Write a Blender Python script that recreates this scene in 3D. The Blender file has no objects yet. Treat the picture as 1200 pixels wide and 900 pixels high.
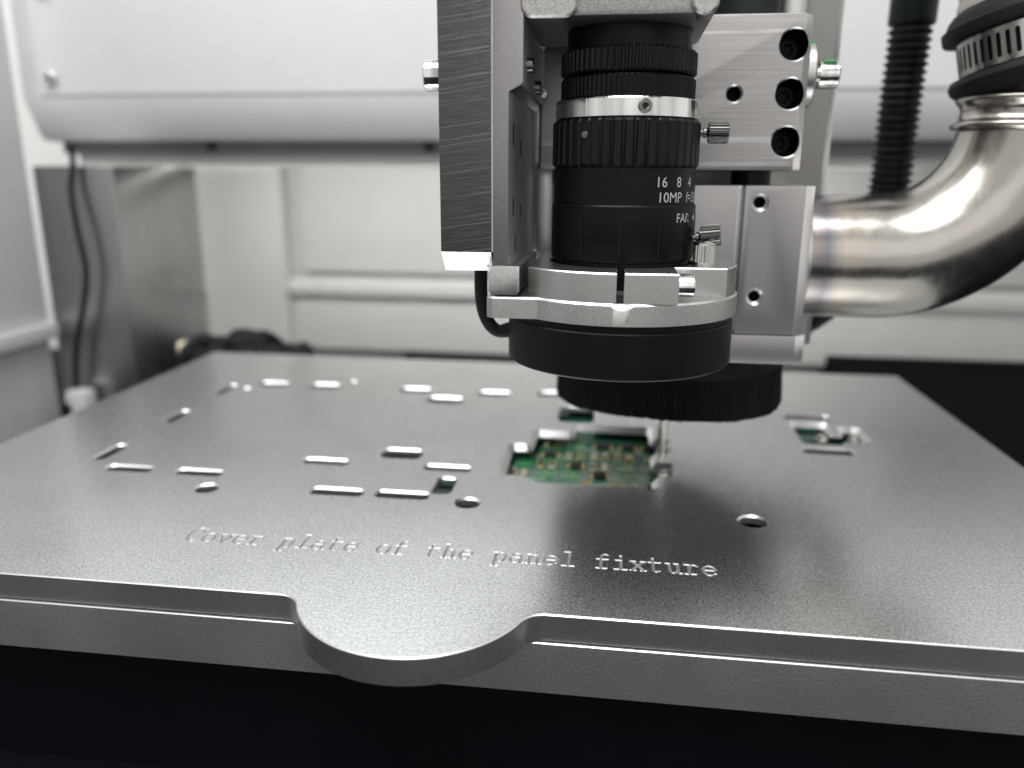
import bpy, bmesh, math, random
import numpy as np
from mathutils import Vector, Matrix
from mathutils.geometry import delaunay_2d_cdt
random.seed(7)
S = 0.001                      # every length below is in millimetres, the scene in metres
PI = math.pi
scn = bpy.context.scene
C = scn.collection

# ------------------------------------------------------------------ camera
F = 925.0                      # focal length in pixels of a 1200 wide picture
yd = np.array([128., -242., F]); yd /= np.linalg.norm(yd)
xd = np.array([7360., 282., -F]); xd -= yd*(xd@yd); xd /= np.linalg.norm(xd)
zd = np.cross(xd, yd); zd = -zd if zd[1] > 0 else zd
RW = np.array([xd, yd, zd])    # camera (right, down, forward) -> world
CAMH = 95.0                    # lens height above the plate
cam = bpy.data.cameras.new('camera'); camo = bpy.data.objects.new('camera', cam); C.objects.link(camo)
r, d, f = RW[:, 0], RW[:, 1], RW[:, 2]
camo.matrix_world = Matrix(((r[0], -d[0], -f[0], 0), (r[1], -d[1], -f[1], 0), (r[2], -d[2], -f[2], CAMH*S), (0, 0, 0, 1)))
cam.sensor_width = 36.0; cam.lens = 36.0*F/1200.0
cam.clip_start = 0.01; cam.clip_end = 20.0
cam.dof.use_dof = True; cam.dof.focus_distance = 0.187; cam.dof.aperture_fstop = 8.0
scn.camera = camo

# ------------------------------------------------------------------ light
w = bpy.data.worlds.new('World'); scn.world = w; w.use_nodes = True
bg = w.node_tree.nodes['Background']; bg.inputs[0].default_value = (1.0, .995, .98, 1); bg.inputs[1].default_value = 0.60
def area(name, loc, target, sx, sy, power, col=(1, 1, 1)):
    l = bpy.data.lights.new(name, 'AREA'); l.shape = 'RECTANGLE'; l.size = sx*S; l.size_y = sy*S; l.energy = power; l.color = col
    o = bpy.data.objects.new(name, l); C.objects.link(o); o.location = Vector(loc)*S
    o.rotation_euler = (Vector(target)-Vector(loc)).to_track_quat('-Z', 'Y').to_euler()
    return o
area('ceiling_lamp', (-300, 0, 950), (-160, 240, 0), 1300, 600, 12.5, (1, .995, .98))
area('front_fill_lamp', (480, -900, 560), (-200, 480, 100), 1300, 620, 1.2, (1, .985, .96))  # unseen fill behind the camera, added to light back and side walls
area('gantry_strip_lamp', (-90, 516, 101), (-90, 640, 10), 540, 6, .46, (1, .985, .95))
scn.view_settings.view_transform = 'Standard'; scn.view_settings.look = 'None'
scn.view_settings.exposure = 0.52; scn.view_settings.gamma = 1.0
scn.cycles.use_denoising = True
scn.cycles.max_bounces = 10; scn.cycles.glossy_bounces = 6
scn.cycles.sample_clamp_indirect = 4.0

# ------------------------------------------------------------------ materials
class MB:
    def __init__(s, name):
        s.m = bpy.data.materials.new(name); s.m.use_nodes = True; s.nt = s.m.node_tree; s.n = s.nt.nodes
        s.b = s.n['Principled BSDF']; s.tc = s.n.new('ShaderNodeTexCoord')
    def lk(s, a, b): s.nt.links.new(a, b)
    def mp(s, scale=(1, 1, 1), rot=(0, 0, 0)):
        n = s.n.new('ShaderNodeMapping'); n.inputs['Scale'].default_value = scale; n.inputs['Rotation'].default_value = rot
        s.lk(s.tc.outputs['Object'], n.inputs[0]); return n.outputs[0]
    def noise(s, vec, scale, detail=2, rough=.5):
        n = s.n.new('ShaderNodeTexNoise'); n.inputs['Scale'].default_value = scale; n.inputs['Detail'].default_value = detail
        n.inputs['Roughness'].default_value = rough; s.lk(vec, n.inputs['Vector']); return n.outputs[0]
    def ramp(s, fac, stops):
        n = s.n.new('ShaderNodeValToRGB'); e = n.color_ramp.elements
        while len(e) < len(stops): e.new(.5)
        for q, (p, c) in zip(e, stops):
            q.position = p; q.color = (c, c, c, 1) if not hasattr(c, '__len__') else (*c, 1)
        s.lk(fac, n.inputs[0]); return n.outputs[0]
    def mix(s, fac, a, b, mode='MIX'):
        n = s.n.new('ShaderNodeMix'); n.data_type = 'RGBA'; n.blend_type = mode
        for i, v in ((0, fac), (6, a), (7, b)):
            if hasattr(v, 'is_linked') or hasattr(v, 'links'): s.lk(v, n.inputs[i])
            else: n.inputs[i].default_value = v if i == 0 else ((*v, 1) if len(v) == 3 else v)
        return n.outputs[2]
    def bump(s, h, strength, dist=.0001, prev=None):
        n = s.n.new('ShaderNodeBump'); n.inputs['Strength'].default_value = strength; n.inputs['Distance'].default_value = dist
        s.lk(h, n.inputs['Height'])
        if prev is not None: s.lk(prev, n.inputs['Normal'])
        return n.outputs[0]
    def set(s, **k):
        for a, v in k.items():
            i = s.b.inputs[{'col': 'Base Color', 'rough': 'Roughness', 'metal': 'Metallic', 'nor': 'Normal', 'spec': 'Specular IOR Level',
                            'coat': 'Coat Weight', 'aniso': 'Anisotropic', 'trans': 'Transmission Weight', 'sss': 'Subsurface Weight'}[a]]
            if hasattr(v, 'links'): s.lk(v, i)
            else: i.default_value = (*v, 1) if hasattr(v, '__len__') and len(v) == 3 else v
        return s.m
def plain(name, col, rough=.5, metal=0, spec=.5, grain=0, gscale=900, var=.06):
    b = MB(name); v = b.mp()
    n1 = b.noise(v, 60, 3); c = b.ramp(n1, [(.3, tuple(x*(1-var) for x in col)), (.7, tuple(min(1, x*(1+var)) for x in col))])
    rr = b.ramp(b.noise(v, 140, 4), [(.3, max(0, rough-.05)), (.7, min(1, rough+.05))])
    b.set(col=c, rough=rr, metal=metal, spec=spec)
    if grain: b.set(nor=b.bump(b.noise(v, gscale, 2), grain, .0001))
    return b.m
def blasted(name, lo, hi, rough=.36, gs=2300, bump=.22, tint=(1, 1, 1), smudge=.03):
    b = MB(name); v = b.mp()
    g = b.noise(v, gs, 2, .6); g2 = b.noise(v, 28, 4)
    c = b.ramp(g, [(.3, tuple(lo*t for t in tint)), (.7, tuple(hi*t for t in tint))])
    rr = b.ramp(g2, [(.3, rough-smudge), (.7, rough+smudge)])
    return b.set(col=c, rough=rr, metal=1.0, nor=b.bump(g, bump, .00012))
M = {}
def plate_mat():
    b = MB('blasted_aluminium'); v = b.mp()
    g = b.noise(v, 1500, 2, .6); br = b.noise(b.mp((35, 1400, 35)), 1, 3, .6); sp = b.noise(v, 2600, 1)
    c = b.ramp(g, [(.36, (.65, .67, .68)), (.64, (.975, 1.0, 1.0))])
    rr = b.ramp(sp, [(.35, .31), (.68, .22)])
    st = b.ramp(b.noise(b.mp((14, 22, 14)), 1, 5, .65), [(.34, .93), (.5, 1)]); c = b.mix(1.0, c, st, 'MULTIPLY')
    sc2 = b.ramp(b.noise(b.mp((9, 700, 9), (0, 0, .25)), 1, 2), [(.70, 1), (.74, .92)]); c = b.mix(1.0, c, sc2, 'MULTIPLY')
    return b.set(col=c, rough=rr, metal=1.0, nor=b.bump(g, .15, .00012, b.bump(br, .05, .0001)))
M['plate'] = plate_mat()
M['base_side'] = blasted('base_plate_blasted', .58, .74, .42, 1500, .5, (1, 1, 1))
M['engraved'] = blasted('engraved_groove', .36, .48, .55, 2600, .1, (1, 1, 1), .01)
M['plate_cut'] = blasted('machined_aluminium_edge', .66, .84, .33, 2600, .2)
M['plate_side'] = blasted('blasted_aluminium_side_shade', .42, .54, .40, 1500, .4, (.98, .98, 1.0))  # darker copy for plate sides and hole walls, shade put into colour
M['silver'] = blasted('satin_silver', .40, .56, .34, 2600, .18, (1, .985, .96))
M['clamp'] = blasted('fine_silver', .37, .46, .30, 3500, .10, (1, .985, .96))
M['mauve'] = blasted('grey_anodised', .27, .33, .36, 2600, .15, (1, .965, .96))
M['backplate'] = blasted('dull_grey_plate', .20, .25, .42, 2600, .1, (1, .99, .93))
M['wall_face'] = blasted('lightened_plate_face', .62, .78, .5, 2600, .15)
M['cast'] = blasted('cast_silver', .28, .47, .40, 2200, .55, (1, .98, .96))
def milled(name, lo, hi, rough, axis_scale, bump, lines=None, tint=(1, 1, 1), tilt=.012):
    b = MB(name); v = b.mp(axis_scale)
    if tilt > .1:
        vm = b.n.new('ShaderNodeMapping'); vm.inputs['Rotation'].default_value = (0, tilt, 0); b.lk(b.tc.outputs['Object'], vm.inputs[0]); b.lk(vm.outputs[0], v.node.inputs[0])
    st = b.noise(v, 1, 5, .65)
    fine = b.noise(b.mp(), 2600, 2)
    c = b.ramp(st, [(.3, tuple(lo*t for t in tint)), (.62, tuple(hi*t for t in tint))])
    if lines:
        n = b.n.new('ShaderNodeTexNoise'); n.noise_dimensions = '1D'; n.inputs['Scale'].default_value = lines; n.inputs['Detail'].default_value = 1
        sp = b.n.new('ShaderNodeSeparateXYZ'); b.lk(b.mp((1, 1, 1), (0, tilt, 0)), sp.inputs[0]); b.lk(sp.outputs[2], n.inputs['W'])
        br = b.ramp(n.outputs[0], [(.615, 0), (.64, 1)])
        m = b.n.new('ShaderNodeMath'); m.operation = 'MULTIPLY'; b.lk(br, m.inputs[0]); b.lk(b.ramp(b.noise(b.mp((60, 60, 400)), 1, 2), [(.35, .1), (.65, 1)]), m.inputs[1])
        c = b.mix(m.outputs[0], c, tuple(min(1, hi*1.45) for t in tint))
    bp = b.bump(st, bump, .0002); bp = b.bump(fine, .15, .0001, bp)
    return b.set(col=c, rough=b.ramp(st, [(.3, rough-.05), (.7, rough+.06)]), metal=1.0, nor=bp)
def stained_mat():
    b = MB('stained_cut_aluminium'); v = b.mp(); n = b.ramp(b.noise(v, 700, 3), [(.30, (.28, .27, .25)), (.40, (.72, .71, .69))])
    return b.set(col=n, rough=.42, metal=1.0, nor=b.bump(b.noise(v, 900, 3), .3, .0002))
M['stained'] = stained_mat()
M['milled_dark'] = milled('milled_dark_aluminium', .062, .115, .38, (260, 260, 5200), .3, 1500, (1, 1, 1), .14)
M['milled_lines'] = milled('milled_lined_aluminium', .28, .35, .36, (40, 40, 1800), .22, 190, (1, .965, .95))
M['milled_fine'] = milled('milled_aluminium', .50, .64, .30, (400, 400, 60), .12)
M['black'] = plain('black_anodised', (.0035, .0035, .0045), .38, 0, .15, .08, 2500)
M['black_gloss'] = plain('black_lens_paint', (.004, .004, .0048), .33, 0, .18, .03, 2500)
M['rubber'] = plain('black_rubber', (.009, .0095, .011), .62, 0, .18, .3, 1500)
M['bristle'] = plain('black_bristle', (.004, .004, .005), .6, 0, .12)
M['conduit'] = plain('black_nylon_conduit', (.005, .0065, .0055), .48, 0, .22)
M['sleeve'] = plain('dark_green_sleeve', (.005, .010, .007), .45, 0, .3)
def chrome_mat():
    b = MB('chrome'); st = b.noise(b.mp((420, 420, 12)), 1, 3, .6)
    c = b.ramp(b.noise(b.mp((260, 260, 10)), 1, 2), [(.35, (.42, .41, .40)), (.62, (.86, .85, .83))])  # pale and dark streaks painted in for varied reflections
    return b.set(col=c, rough=.13, metal=1.0, nor=b.bump(st, .35, .0004))
M['chrome'] = chrome_mat()
M['screw'] = plain('steel_screw', (.50, .49, .47), .22, 1)
M['gunmetal'] = plain('gunmetal', (.16, .155, .15), .28, 1)
M['dark'] = plain('dark_part_recess_shade', (.012, .012, .013), .6, 0, .3)  # near-black for chips and bolts, and painted shade inside recesses
M['print'] = plain('white_print', (.42, .42, .41), .5)
M['white'] = plain('white_paint', (.63, .635, .64), .42, 0, .4, .05, 700, .015)
M['white2'] = plain('warm_white_paint', (.68, .675, .66), .45, 0, .4, .05, 700, .02)
M['greyp'] = plain('grey_paint', (.55, .555, .56), .5, 0, .4)
M['channel'] = plain('dark_grey_channel', (.10, .105, .115), .5, 0, .4)
M['bed'] = plain('black_bed_paint', (.0025, .003, .005), .6, 0, .12, .2, 500)
M['bellows'] = plain('black_bellows_cloth', (.0025, .0025, .003), .75, 0, .05, .2, 900)
M['cream'] = plain('cream_plastic', (.62, .54, .42), .5)
M['green_paint'] = plain('green_marker_paint', (.05, .30, .09), .4)
M['hose'] = plain('clear_ribbed_hose', (.55, .53, .47), .25, 0, .5)
def inox(name):
    b = MB(name); v = b.mp()
    n = b.noise(b.mp((9, 9, 3)), 1, 2); f = b.noise(b.mp((3, 3, 900)), 1, 4, .6)
    c = b.ramp(n, [(.3, (.30, .30, .30)), (.7, (.48, .48, .475))])
    return b.set(col=c, rough=b.ramp(n, [(.3, .22), (.7, .34)]), metal=1.0, nor=b.bump(f, .05, .0002))
M['inox'] = inox('stainless_sheet')
def pipe_mat():
    b = MB('polished_steel_pipe'); v = b.mp()
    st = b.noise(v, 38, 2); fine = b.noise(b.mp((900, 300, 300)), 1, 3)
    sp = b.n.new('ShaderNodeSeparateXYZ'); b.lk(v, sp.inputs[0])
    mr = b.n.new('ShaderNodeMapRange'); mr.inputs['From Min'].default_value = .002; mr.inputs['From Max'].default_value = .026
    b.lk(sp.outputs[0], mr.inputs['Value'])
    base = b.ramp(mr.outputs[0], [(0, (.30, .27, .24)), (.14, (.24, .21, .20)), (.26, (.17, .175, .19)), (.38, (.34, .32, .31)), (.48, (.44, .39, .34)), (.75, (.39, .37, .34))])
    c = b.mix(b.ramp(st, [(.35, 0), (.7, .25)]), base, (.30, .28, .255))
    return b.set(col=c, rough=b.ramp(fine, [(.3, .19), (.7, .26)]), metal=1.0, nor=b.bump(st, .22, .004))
M['pipe'] = pipe_mat()
def pcb():
    b = MB('green_solder_mask'); v = b.mp()
    n = b.n.new('ShaderNodeTexVoronoi'); n.inputs['Scale'].default_value = 420; n.distance = 'CHEBYCHEV'; b.lk(v, n.inputs['Vector'])
    c = b.ramp(n.outputs[0], [(.2, (.013, .07, .048)), (.5, (.024, .105, .06)), (.62, (.008, .042, .034))])
    return b.set(col=c, rough=.12, spec=.5)
M['pcb'] = pcb()
M['pcb2'] = plain('bright_green_mask', (.03, .20, .085), .25)
M['gold'] = plain('gold_pad', (.70, .48, .14), .36, 1)
M['silk'] = plain('white_silkscreen', (.55, .62, .60), .5)

# ------------------------------------------------------------------ mesh helpers
class G:
    """collects vertices and faces in world millimetres"""
    def __init__(s): s.v = []; s.f = []; s.mi = []
    def add(s, vs, fs, mi=0):
        o = len(s.v); s.v += [tuple(p) for p in vs]; s.f += [tuple(i+o for i in q) for q in fs]
        s.mi += (mi if isinstance(mi, list) else [mi]*len(fs)); return s
    def box(s, x0, x1, y0, y1, z0, z1, mi=0, bev=0):
        bm = bmesh.new(); bmesh.ops.create_cube(bm, size=1)
        for q in bm.verts: q.co = Vector(((x0+x1)/2+q.co.x*(x1-x0), (y0+y1)/2+q.co.y*(y1-y0), (z0+z1)/2+q.co.z*(z1-z0)))
        if bev: bmesh.ops.bevel(bm, geom=list(bm.edges), offset=bev, segments=2, profile=.6, affect='EDGES')
        bm.verts.index_update(); s.add([q.co for q in bm.verts], [[q.index for q in t.verts] for t in bm.faces], mi); bm.free(); return s
    def lathe(s, prof, org, axis=(0, 0, 1), seg=64, mi=0, mod=None, a0=0, closed=False):
        ax = Vector(axis).normalized(); o = Vector(org)
        u = ax.orthogonal().normalized() if abs(ax.z) < .999 else Vector((0, -1, 0)); t = ax.cross(u)
        vs = []; n = len(prof)
        for k in range(seg):
            th = 2*PI*k/seg+a0; dv = u*math.cos(th)+t*math.sin(th)
            for p in prof:
                rr = p[0]-(mod(k)*p[2] if mod and len(p) > 2 else 0)
                vs.append(o+dv*rr+ax*p[1])
        fs = []
        for k in range(seg):
            k2 = (k+1) % seg
            for i in range(n if closed else n-1):
                j = (i+1) % n; fs.append((k*n+i, k2*n+i, k2*n+j, k*n+j))
        return s.add(vs, fs, mi)
    def tube(s, pts, rad, seg=16, mi=0, caps=True):
        P = [Vector(p) for p in pts]; n = len(P); R = rad if isinstance(rad, list) else [rad]*n
        vs = []; prev = None
        for i in range(n):
            t = (P[min(i+1, n-1)]-P[max(i-1, 0)]).normalized()
            if prev is None: u = t.orthogonal().normalized()
            else: u = (prev-t*prev.dot(t)).normalized()
            prev = u; b = t.cross(u)
            for k in range(seg): vs.append(P[i]+(u*math.cos(2*PI*k/seg)+b*math.sin(2*PI*k/seg))*R[i])
        fs = [(i*seg+k, i*seg+(k+1) % seg, (i+1)*seg+(k+1) % seg, (i+1)*seg+k) for i in range(n-1) for k in range(seg)]
        if caps: fs += [tuple(range(seg)), tuple(range((n-1)*seg, n*seg))]
        return s.add(vs, fs, mi)
    def prism(s, poly, a, b, mapf, mi=0):
        n = len(poly); vs = [mapf(u, v, a) for u, v in poly]+[mapf(u, v, b) for u, v in poly]
        return s.add(vs, [tuple(range(n)), tuple(range(n, 2*n))]+[(i, (i+1) % n, n+(i+1) % n, n+i) for i in range(n)], mi)
    def xform(s, m): s.v = [tuple(m @ Vector(p)) for p in s.v]; return s
XY = lambda u, v, w: (u, v, w)
XZ = lambda u, v, w: (u, -w, v)          # plate facing the camera: w grows towards the viewer (-Y)
def worldloc(o):
    l = Vector((0, 0, 0))
    while o: l += o.location; o = o.parent
    return l
def mk(name, g, mats, parent=None, ang=32, bevel=0, flip=True, kind=None):
    me = bpy.data.meshes.new(name); off = worldloc(parent) if parent else Vector((0, 0, 0))
    me.from_pydata([(p[0]*S-off.x, p[1]*S-off.y, p[2]*S-off.z) for p in g.v], [], g.f)
    mats = mats if isinstance(mats, (list, tuple)) else [mats]
    for m in mats: me.materials.append(M[m])
    me.polygons.foreach_set('material_index', g.mi)
    bm = bmesh.new(); bm.from_mesh(me)
    bmesh.ops.remove_doubles(bm, verts=bm.verts, dist=2e-6)
    if flip: bmesh.ops.recalc_face_normals(bm, faces=bm.faces)
    if bevel:
        es = [e for e in bm.edges if len(e.link_faces) == 2 and e.calc_face_angle(0) > .6]
        bmesh.ops.bevel(bm, geom=es, offset=bevel*S, segments=2, profile=.6, affect='EDGES', clamp_overlap=True)
    bm.to_mesh(me); bm.free()
    me.shade_smooth(); me.set_sharp_from_angle(angle=math.radians(ang))
    o = bpy.data.objects.new(name, me); C.objects.link(o)
    if parent: o.parent = parent
    if kind: o['kind'] = kind
    return o
def thing(name, label, cat, loc=(0, 0, 0), group=None):
    o = bpy.data.objects.new(name, None); C.objects.link(o); o.location = Vector(loc)*S; o.empty_display_size = .01
    o['label'] = label; o['category'] = cat
    if group: o['group'] = group
    return o
def tag(o, label, cat, group=None):
    o['label'] = label; o['category'] = cat
    if group: o['group'] = group
    return o
def struct(name, g, mats, **k):
    o = mk(name, g, mats, **k); o['kind'] = 'structure'; return o
def area2(c): return sum(c[i-1][0]*c[i][1]-c[i][0]*c[i-1][1] for i in range(len(c)))/2
def ccw(c): return c if area2(c) > 0 else c[::-1]
def offset(c, d):                       # outward for a counter-clockwise contour
    out = []; n = len(c)
    for i in range(n):
        a, b, e = Vector(c[i-1]), Vector(c[i]), Vector(c[(i+1) % n])
        d1 = (b-a).normalized(); d2 = (e-b).normalized(); n1 = Vector((d1.y, -d1.x)); n2 = Vector((d2.y, -d2.x))
        m = n1+n2; q = max(m.length_squared, .6); out.append(tuple(b+m*(2*d/q)))
    return out
def circ(x, y, rad, n=32, a0=0): return [(x+rad*math.cos(a0+2*PI*i/n), y+rad*math.sin(a0+2*PI*i/n)) for i in range(n)]
def rrect(x0, x1, y0, y1, rad, n=6):
    o = []
    for cx, cy, a in ((x1-rad, y0+rad, -90), (x1-rad, y1-rad, 0), (x0+rad, y1-rad, 90), (x0+rad, y0+rad, 180)):
        for i in range(n+1):
            t = math.radians(a+90*i/n); o.append((cx+rad*math.cos(t), cy+rad*math.sin(t)))
    return o
def roundpoly(pts, rad, n=5):
    out = []; k = len(pts); rads = rad if isinstance(rad, list) else [rad]*k
    for i in range(k):
        a, b, c = Vector(pts[i-1]), Vector(pts[i]), Vector(pts[(i+1) % k])
        d1 = (a-b).normalized(); d2 = (c-b).normalized(); an = d1.angle(d2, PI)
        if rads[i] <= 0 or an > 3.0: out.append(tuple(b)); continue
        L = min(rads[i]/math.tan(an/2), (a-b).length*.48, (c-b).length*.48)
        p, q = b+d1*L, b+d2*L
        for j in range(n+1):
            t = j/n; out.append(tuple(p*(1-t)**2+b*2*t*(1-t)+q*t*t))
    return out
def cdt(contours, extra=()):
    """triangulate: contour 0 is the outline, the others holes, extra = ribbons; returns verts, tris, set of ids for each tri"""
    vs = []; fs = []
    for c in list(contours)+list(extra):
        o = len(vs); vs += [Vector(p) for p in c]; fs.append(list(range(o, o+len(c))))
    v, e, f, _, _, of = delaunay_2d_cdt(vs, [], fs, 0, 1e-5)
    return v, f, [set(x) for x in of]
def plate(g, outer, holes, top, bot, co, ch, mapf, mi=(0, 1, 2), bottom=True):
    outer = ccw(outer); holes = [ccw(h) for h in holes]
    to = offset(outer, -co) if co else outer; th = [offset(h, ch) if ch else h for h in holes]
    H = set(range(1, len(holes)+1))
    v, f, ids = cdt([to]+th)
    g.add([mapf(p.x, p.y, top) for p in v], [t for t, s_ in zip(f, ids) if 0 in s_ and not s_ & H], mi[0])
    if bottom:
        v, f, ids = cdt([outer]+holes)
        g.add([mapf(p.x, p.y, bot) for p in v], [t for t, s_ in zip(f, ids) if 0 in s_ and not s_ & H], mi[2])
    for base, tc, c in [(outer, to, co)]+[(h, t, ch) for h, t in zip(holes, th)]:
        n = len(base); q = [(i, (i+1) % n) for i in range(n)]
        if c: g.add([mapf(*p, top) for p in tc]+[mapf(*p, top-c) for p in base], [(a, b, n+b, n+a) for a, b in q], mi[1])
        g.add([mapf(*p, top-c) for p in base]+[mapf(*p, bot) for p in base], [(a, b, n+b, n+a) for a, b in q], mi[2])
    return g
def cut(o, cutters):
    """subtract the meshes in cutters from o, then drop them"""
    for c in cutters:
        m = o.modifiers.new('cut', 'BOOLEAN'); m.operation = 'DIFFERENCE'; m.solver = 'EXACT'; m.object = c
    dg = bpy.context.evaluated_depsgraph_get(); me = bpy.data.meshes.new_from_object(o.evaluated_get(dg))
    o.modifiers.clear(); o.data = me; me.name = o.name
    me.shade_smooth(); me.set_sharp_from_angle(angle=math.radians(32))
    for c in cutters: bpy.data.objects.remove(c, do_unlink=True)
def bore(g, x, z, rad, yf, depth, cs=.4, seg=40):     # hole cutter going into +Y from a front at yf
    g.lathe([(0, -1), (rad+cs+1, -1), (rad+cs+.001, 0), (rad, cs)], (x, yf, z), (0, 1, 0), seg, 1)
    g.lathe([(rad, cs), (rad, depth), (0, depth+rad*.3)], (x, yf, z), (0, 1, 0), seg, 2); return g  # bore walls take the near-black, hole shade put into colour
def socket_screw(name, org, axis, rad, h, parent, mat='screw', hexr=None, knurl=True, sub=True):
    """cap screw head with a hexagon socket; org = middle of the face that bears on the part"""
    hexr = hexr or rad*.52; g = G()
    ax = Vector(axis).normalized(); q = Vector((0, 0, 1)).rotation_difference(ax).to_matrix().to_4x4(); q.translation = Vector(org)
    plate(g, circ(0, 0, rad, 48), [circ(0, 0, hexr, 6)], h, h*.4, rad*.1, rad*.06, XY, (0, 0, 0), False)
    g.lathe([(rad, h*.4), (rad, 0), (rad*.6, -.01)], (0, 0, 0), (0, 0, 1), 48, mod=(lambda k: rad*.05 if k % 2 else 0) if False else None)
    g.xform(q); o = mk(name, g, mat, parent)
    if sub:
        b = G().prism(circ(0, 0, hexr, 6), h*.38, h*.42, XY).xform(q); mk('hex_socket', b, 'dark', o)
    return o
def knob(parent, org, axis, shaft, rs, rad, ln, mat, name='thumb_screw'):
    g = G(); n = 20*4
    g.lathe([(rs, 0), (rs, shaft*.45), (rs*1.7, shaft*.5), (rs*1.7, shaft*.8), (rs*1.1, shaft), (rad-.35, shaft), (rad, shaft+.3, 1), (rad, shaft+ln-.3, 1), (rad-.35, shaft+ln), (0, shaft+ln)],
            org, axis, n, mod=lambda k: (.0, .0, .38, .38)[k % 4])
    return mk(name, g, mat, parent)
def text_mesh(s, size):
    c = bpy.data.curves.new('txt', 'FONT'); c.body = s; c.size = size; c.extrude = 0; c.resolution_u = 3
    o = bpy.data.objects.new('txt', c); C.objects.link(o); dg = bpy.context.evaluated_depsgraph_get(); dg.update()
    me = bpy.data.meshes.new_from_object(o.evaluated_get(dg)); v = [tuple(p.co) for p in me.vertices]; f = [tuple(p.vertices) for p in me.polygons]
    bpy.data.objects.remove(o); bpy.data.meshes.remove(me); bpy.data.curves.remove(c)
    return v, f
def spline(pts, n=10):
    P = [Vector(p) for p in pts]; out = []
    for i in range(len(P)-1):
        a, b, c, d_ = P[max(i-1, 0)], P[i], P[i+1], P[min(i+2, len(P)-1)]
        for j in range(n):
            t = j/n; out.append(.5*((2*b)+(c-a)*t+(2*a-5*b+4*c-d_)*t*t+(3*b-a-3*c+d_)*t**3))
    return out+[P[-1]]

# ================================================================== the setting
g = G(); g.box(-700, 700, 168, 700, -140, -20.2)      # black bed below the fixture
g2 = G(); g2.box(-230, 150, 168, 412, -61, -19.9)
struct('machine_bed', g2, 'bed')
struct('floor_light_block', G().box(-620, 720, -420, 700, -66, -61.2), 'bed')  # floor; its unseen front stretch is added to block light from below
# back wall of the cabinet: a raised left post, a recessed panel and a projecting lower panel
WY = 640
g = G(); g.box(-560, 640, WY+14, WY+24, -61, 420)
bw = struct('back_wall', g, 'white2')
g = G(); g.box(-430, -277, WY-6, WY+14, -61, 420, bev=2.5); mk('wall_post', g, 'white2', bw)
g = G(); g.box(-265, 640, WY+4, WY+14, 16, 420, bev=3); mk('wall_panel', g, 'white2', bw)
g = G(); g.prism([(WY-4, -2), (WY-4, 6), (WY+2, 12), (WY+14, 13), (WY+14, -2)], -276.5, 640, lambda u, v, w_: (w_, u, v)); mk('wall_rail', g, 'white2', bw, bevel=.8)
g = G(); g.box(-276.5, 640, WY+4, WY+14, -50, -2.2, bev=1); mk('wall_skirt', g, 'white2', bw)
g = G(); g.box(-178, -60, WY-2, WY+3.5, -60, -50.5); mk('shadow_gap_strip', g, 'bed', bw)  # black strips stand in for the shadow gap at the wall foot
g = G(); g.box(165, 640, WY-2, WY+3.5, -60, -50.5); mk('shadow_gap_strip', g, 'bed', bw)
# left side wall with a turned ledge
g = G(); g.box(-362, -352, 60, 446, 6, 420, bev=2)
lw = struct('side_wall', g, 'white')
g = G(); g.box(-362, -346, 60, 446, -4, 5.9, bev=1.5); mk('wall_ledge', g, 'white', lw)
g = G(); g.box(-366, -354, 60, 446, -61, -4.1); mk('wall_skirt', g, 'greyp', lw)

# gantry cover across the back
gc = thing('gantry_cover', 'long white sheet metal cover spanning the back above the plate', 'machine cover', (-80, 480, 118))
g = G(); g.prism([(480, 140.5), (480, 420), (596, 420), (596, 116), (494, 116), (491, 119)], -375, 330, lambda u, v, w_: (w_, u, v), 0)
mk('cover_shell', g, 'white', gc, bevel=2.0)
g = G(); g.box(-362, 320, 478.6, 479.9, 143, 418, bev=.5); mk('front_panel', g, 'white', gc)
g = G(); g.box(-366, 322, 500, 590, 108.4, 116.3); mk('underside_channel', g, 'channel', gc)
g = G(); g.box(-364, 326, 512, 586, 101.5, 108.3, bev=.6); mk('linear_rail', g, 'white2', gc)
for x, z in ((-353, 152), (-351, 203), (318, 152)):
    socket_screw('panel_screw', (x, 478.5, z), (0, -1, 0), 4.4, 2.2, gc, 'screw')
for x in (-262, -119, 190):
    mk('underside_bolt', G().lathe([(0, 1.2), (3.2, 1.2), (3.6, .8), (3.6, 0)], (x, 500, 113.2), (0, -1, 0), 20), 'dark', gc)

# ================================================================== cover plate
TH = 6.6
CX, CYc, LR = -44.2, 165.2, 28.2                     # round lobe on the front edge
fil = 6.0; Y0 = 158.0
dxf = math.sqrt((LR+fil)**2-(CYc-(Y0-fil))**2)
def arc(cx, cy, rad, a, b, n): return [(cx+rad*math.cos(math.radians(a+(b-a)*i/n)), cy+rad*math.sin(math.radians(a+(b-a)*i/n))) for i in range(n+1)]
la = math.degrees(math.atan2(CYc-(Y0-fil), dxf))      # lobe angle where fillet meets it
front = arc(CX-dxf, Y0-fil, fil, 90, la, 8)[:-1]+arc(CX, CYc, LR, 180+la, 360-la, 40)+arc(CX+dxf, Y0-fil, fil, 180-la, 90, 8)[1:]
outer = [(-220.5, Y0)]+front+[(140, Y0), (140, 403.5), (-220.5, 403.5)]
outer = roundpoly(outer[:1], 0) if False else outer
SL = lambda x0, x1, y0, y1: rrect(x0, x1, y0, y1, min(x1-x0, y1-y0)*.42)
c_ = 2.1
def slot(x0, x1, y0, y1, rr=.36):
    k = .7 if y0 > 330 else -.1
    if x1-x0 > y1-y0: x0, x1, y0, y1 = x0-2.1, x1+1.5, y0+k, y1-k
    return rrect(x0+c_, x1-c_, y0+c_, y1-c_, (min(x1-x0, y1-y0)-2*c_)*rr)
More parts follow.
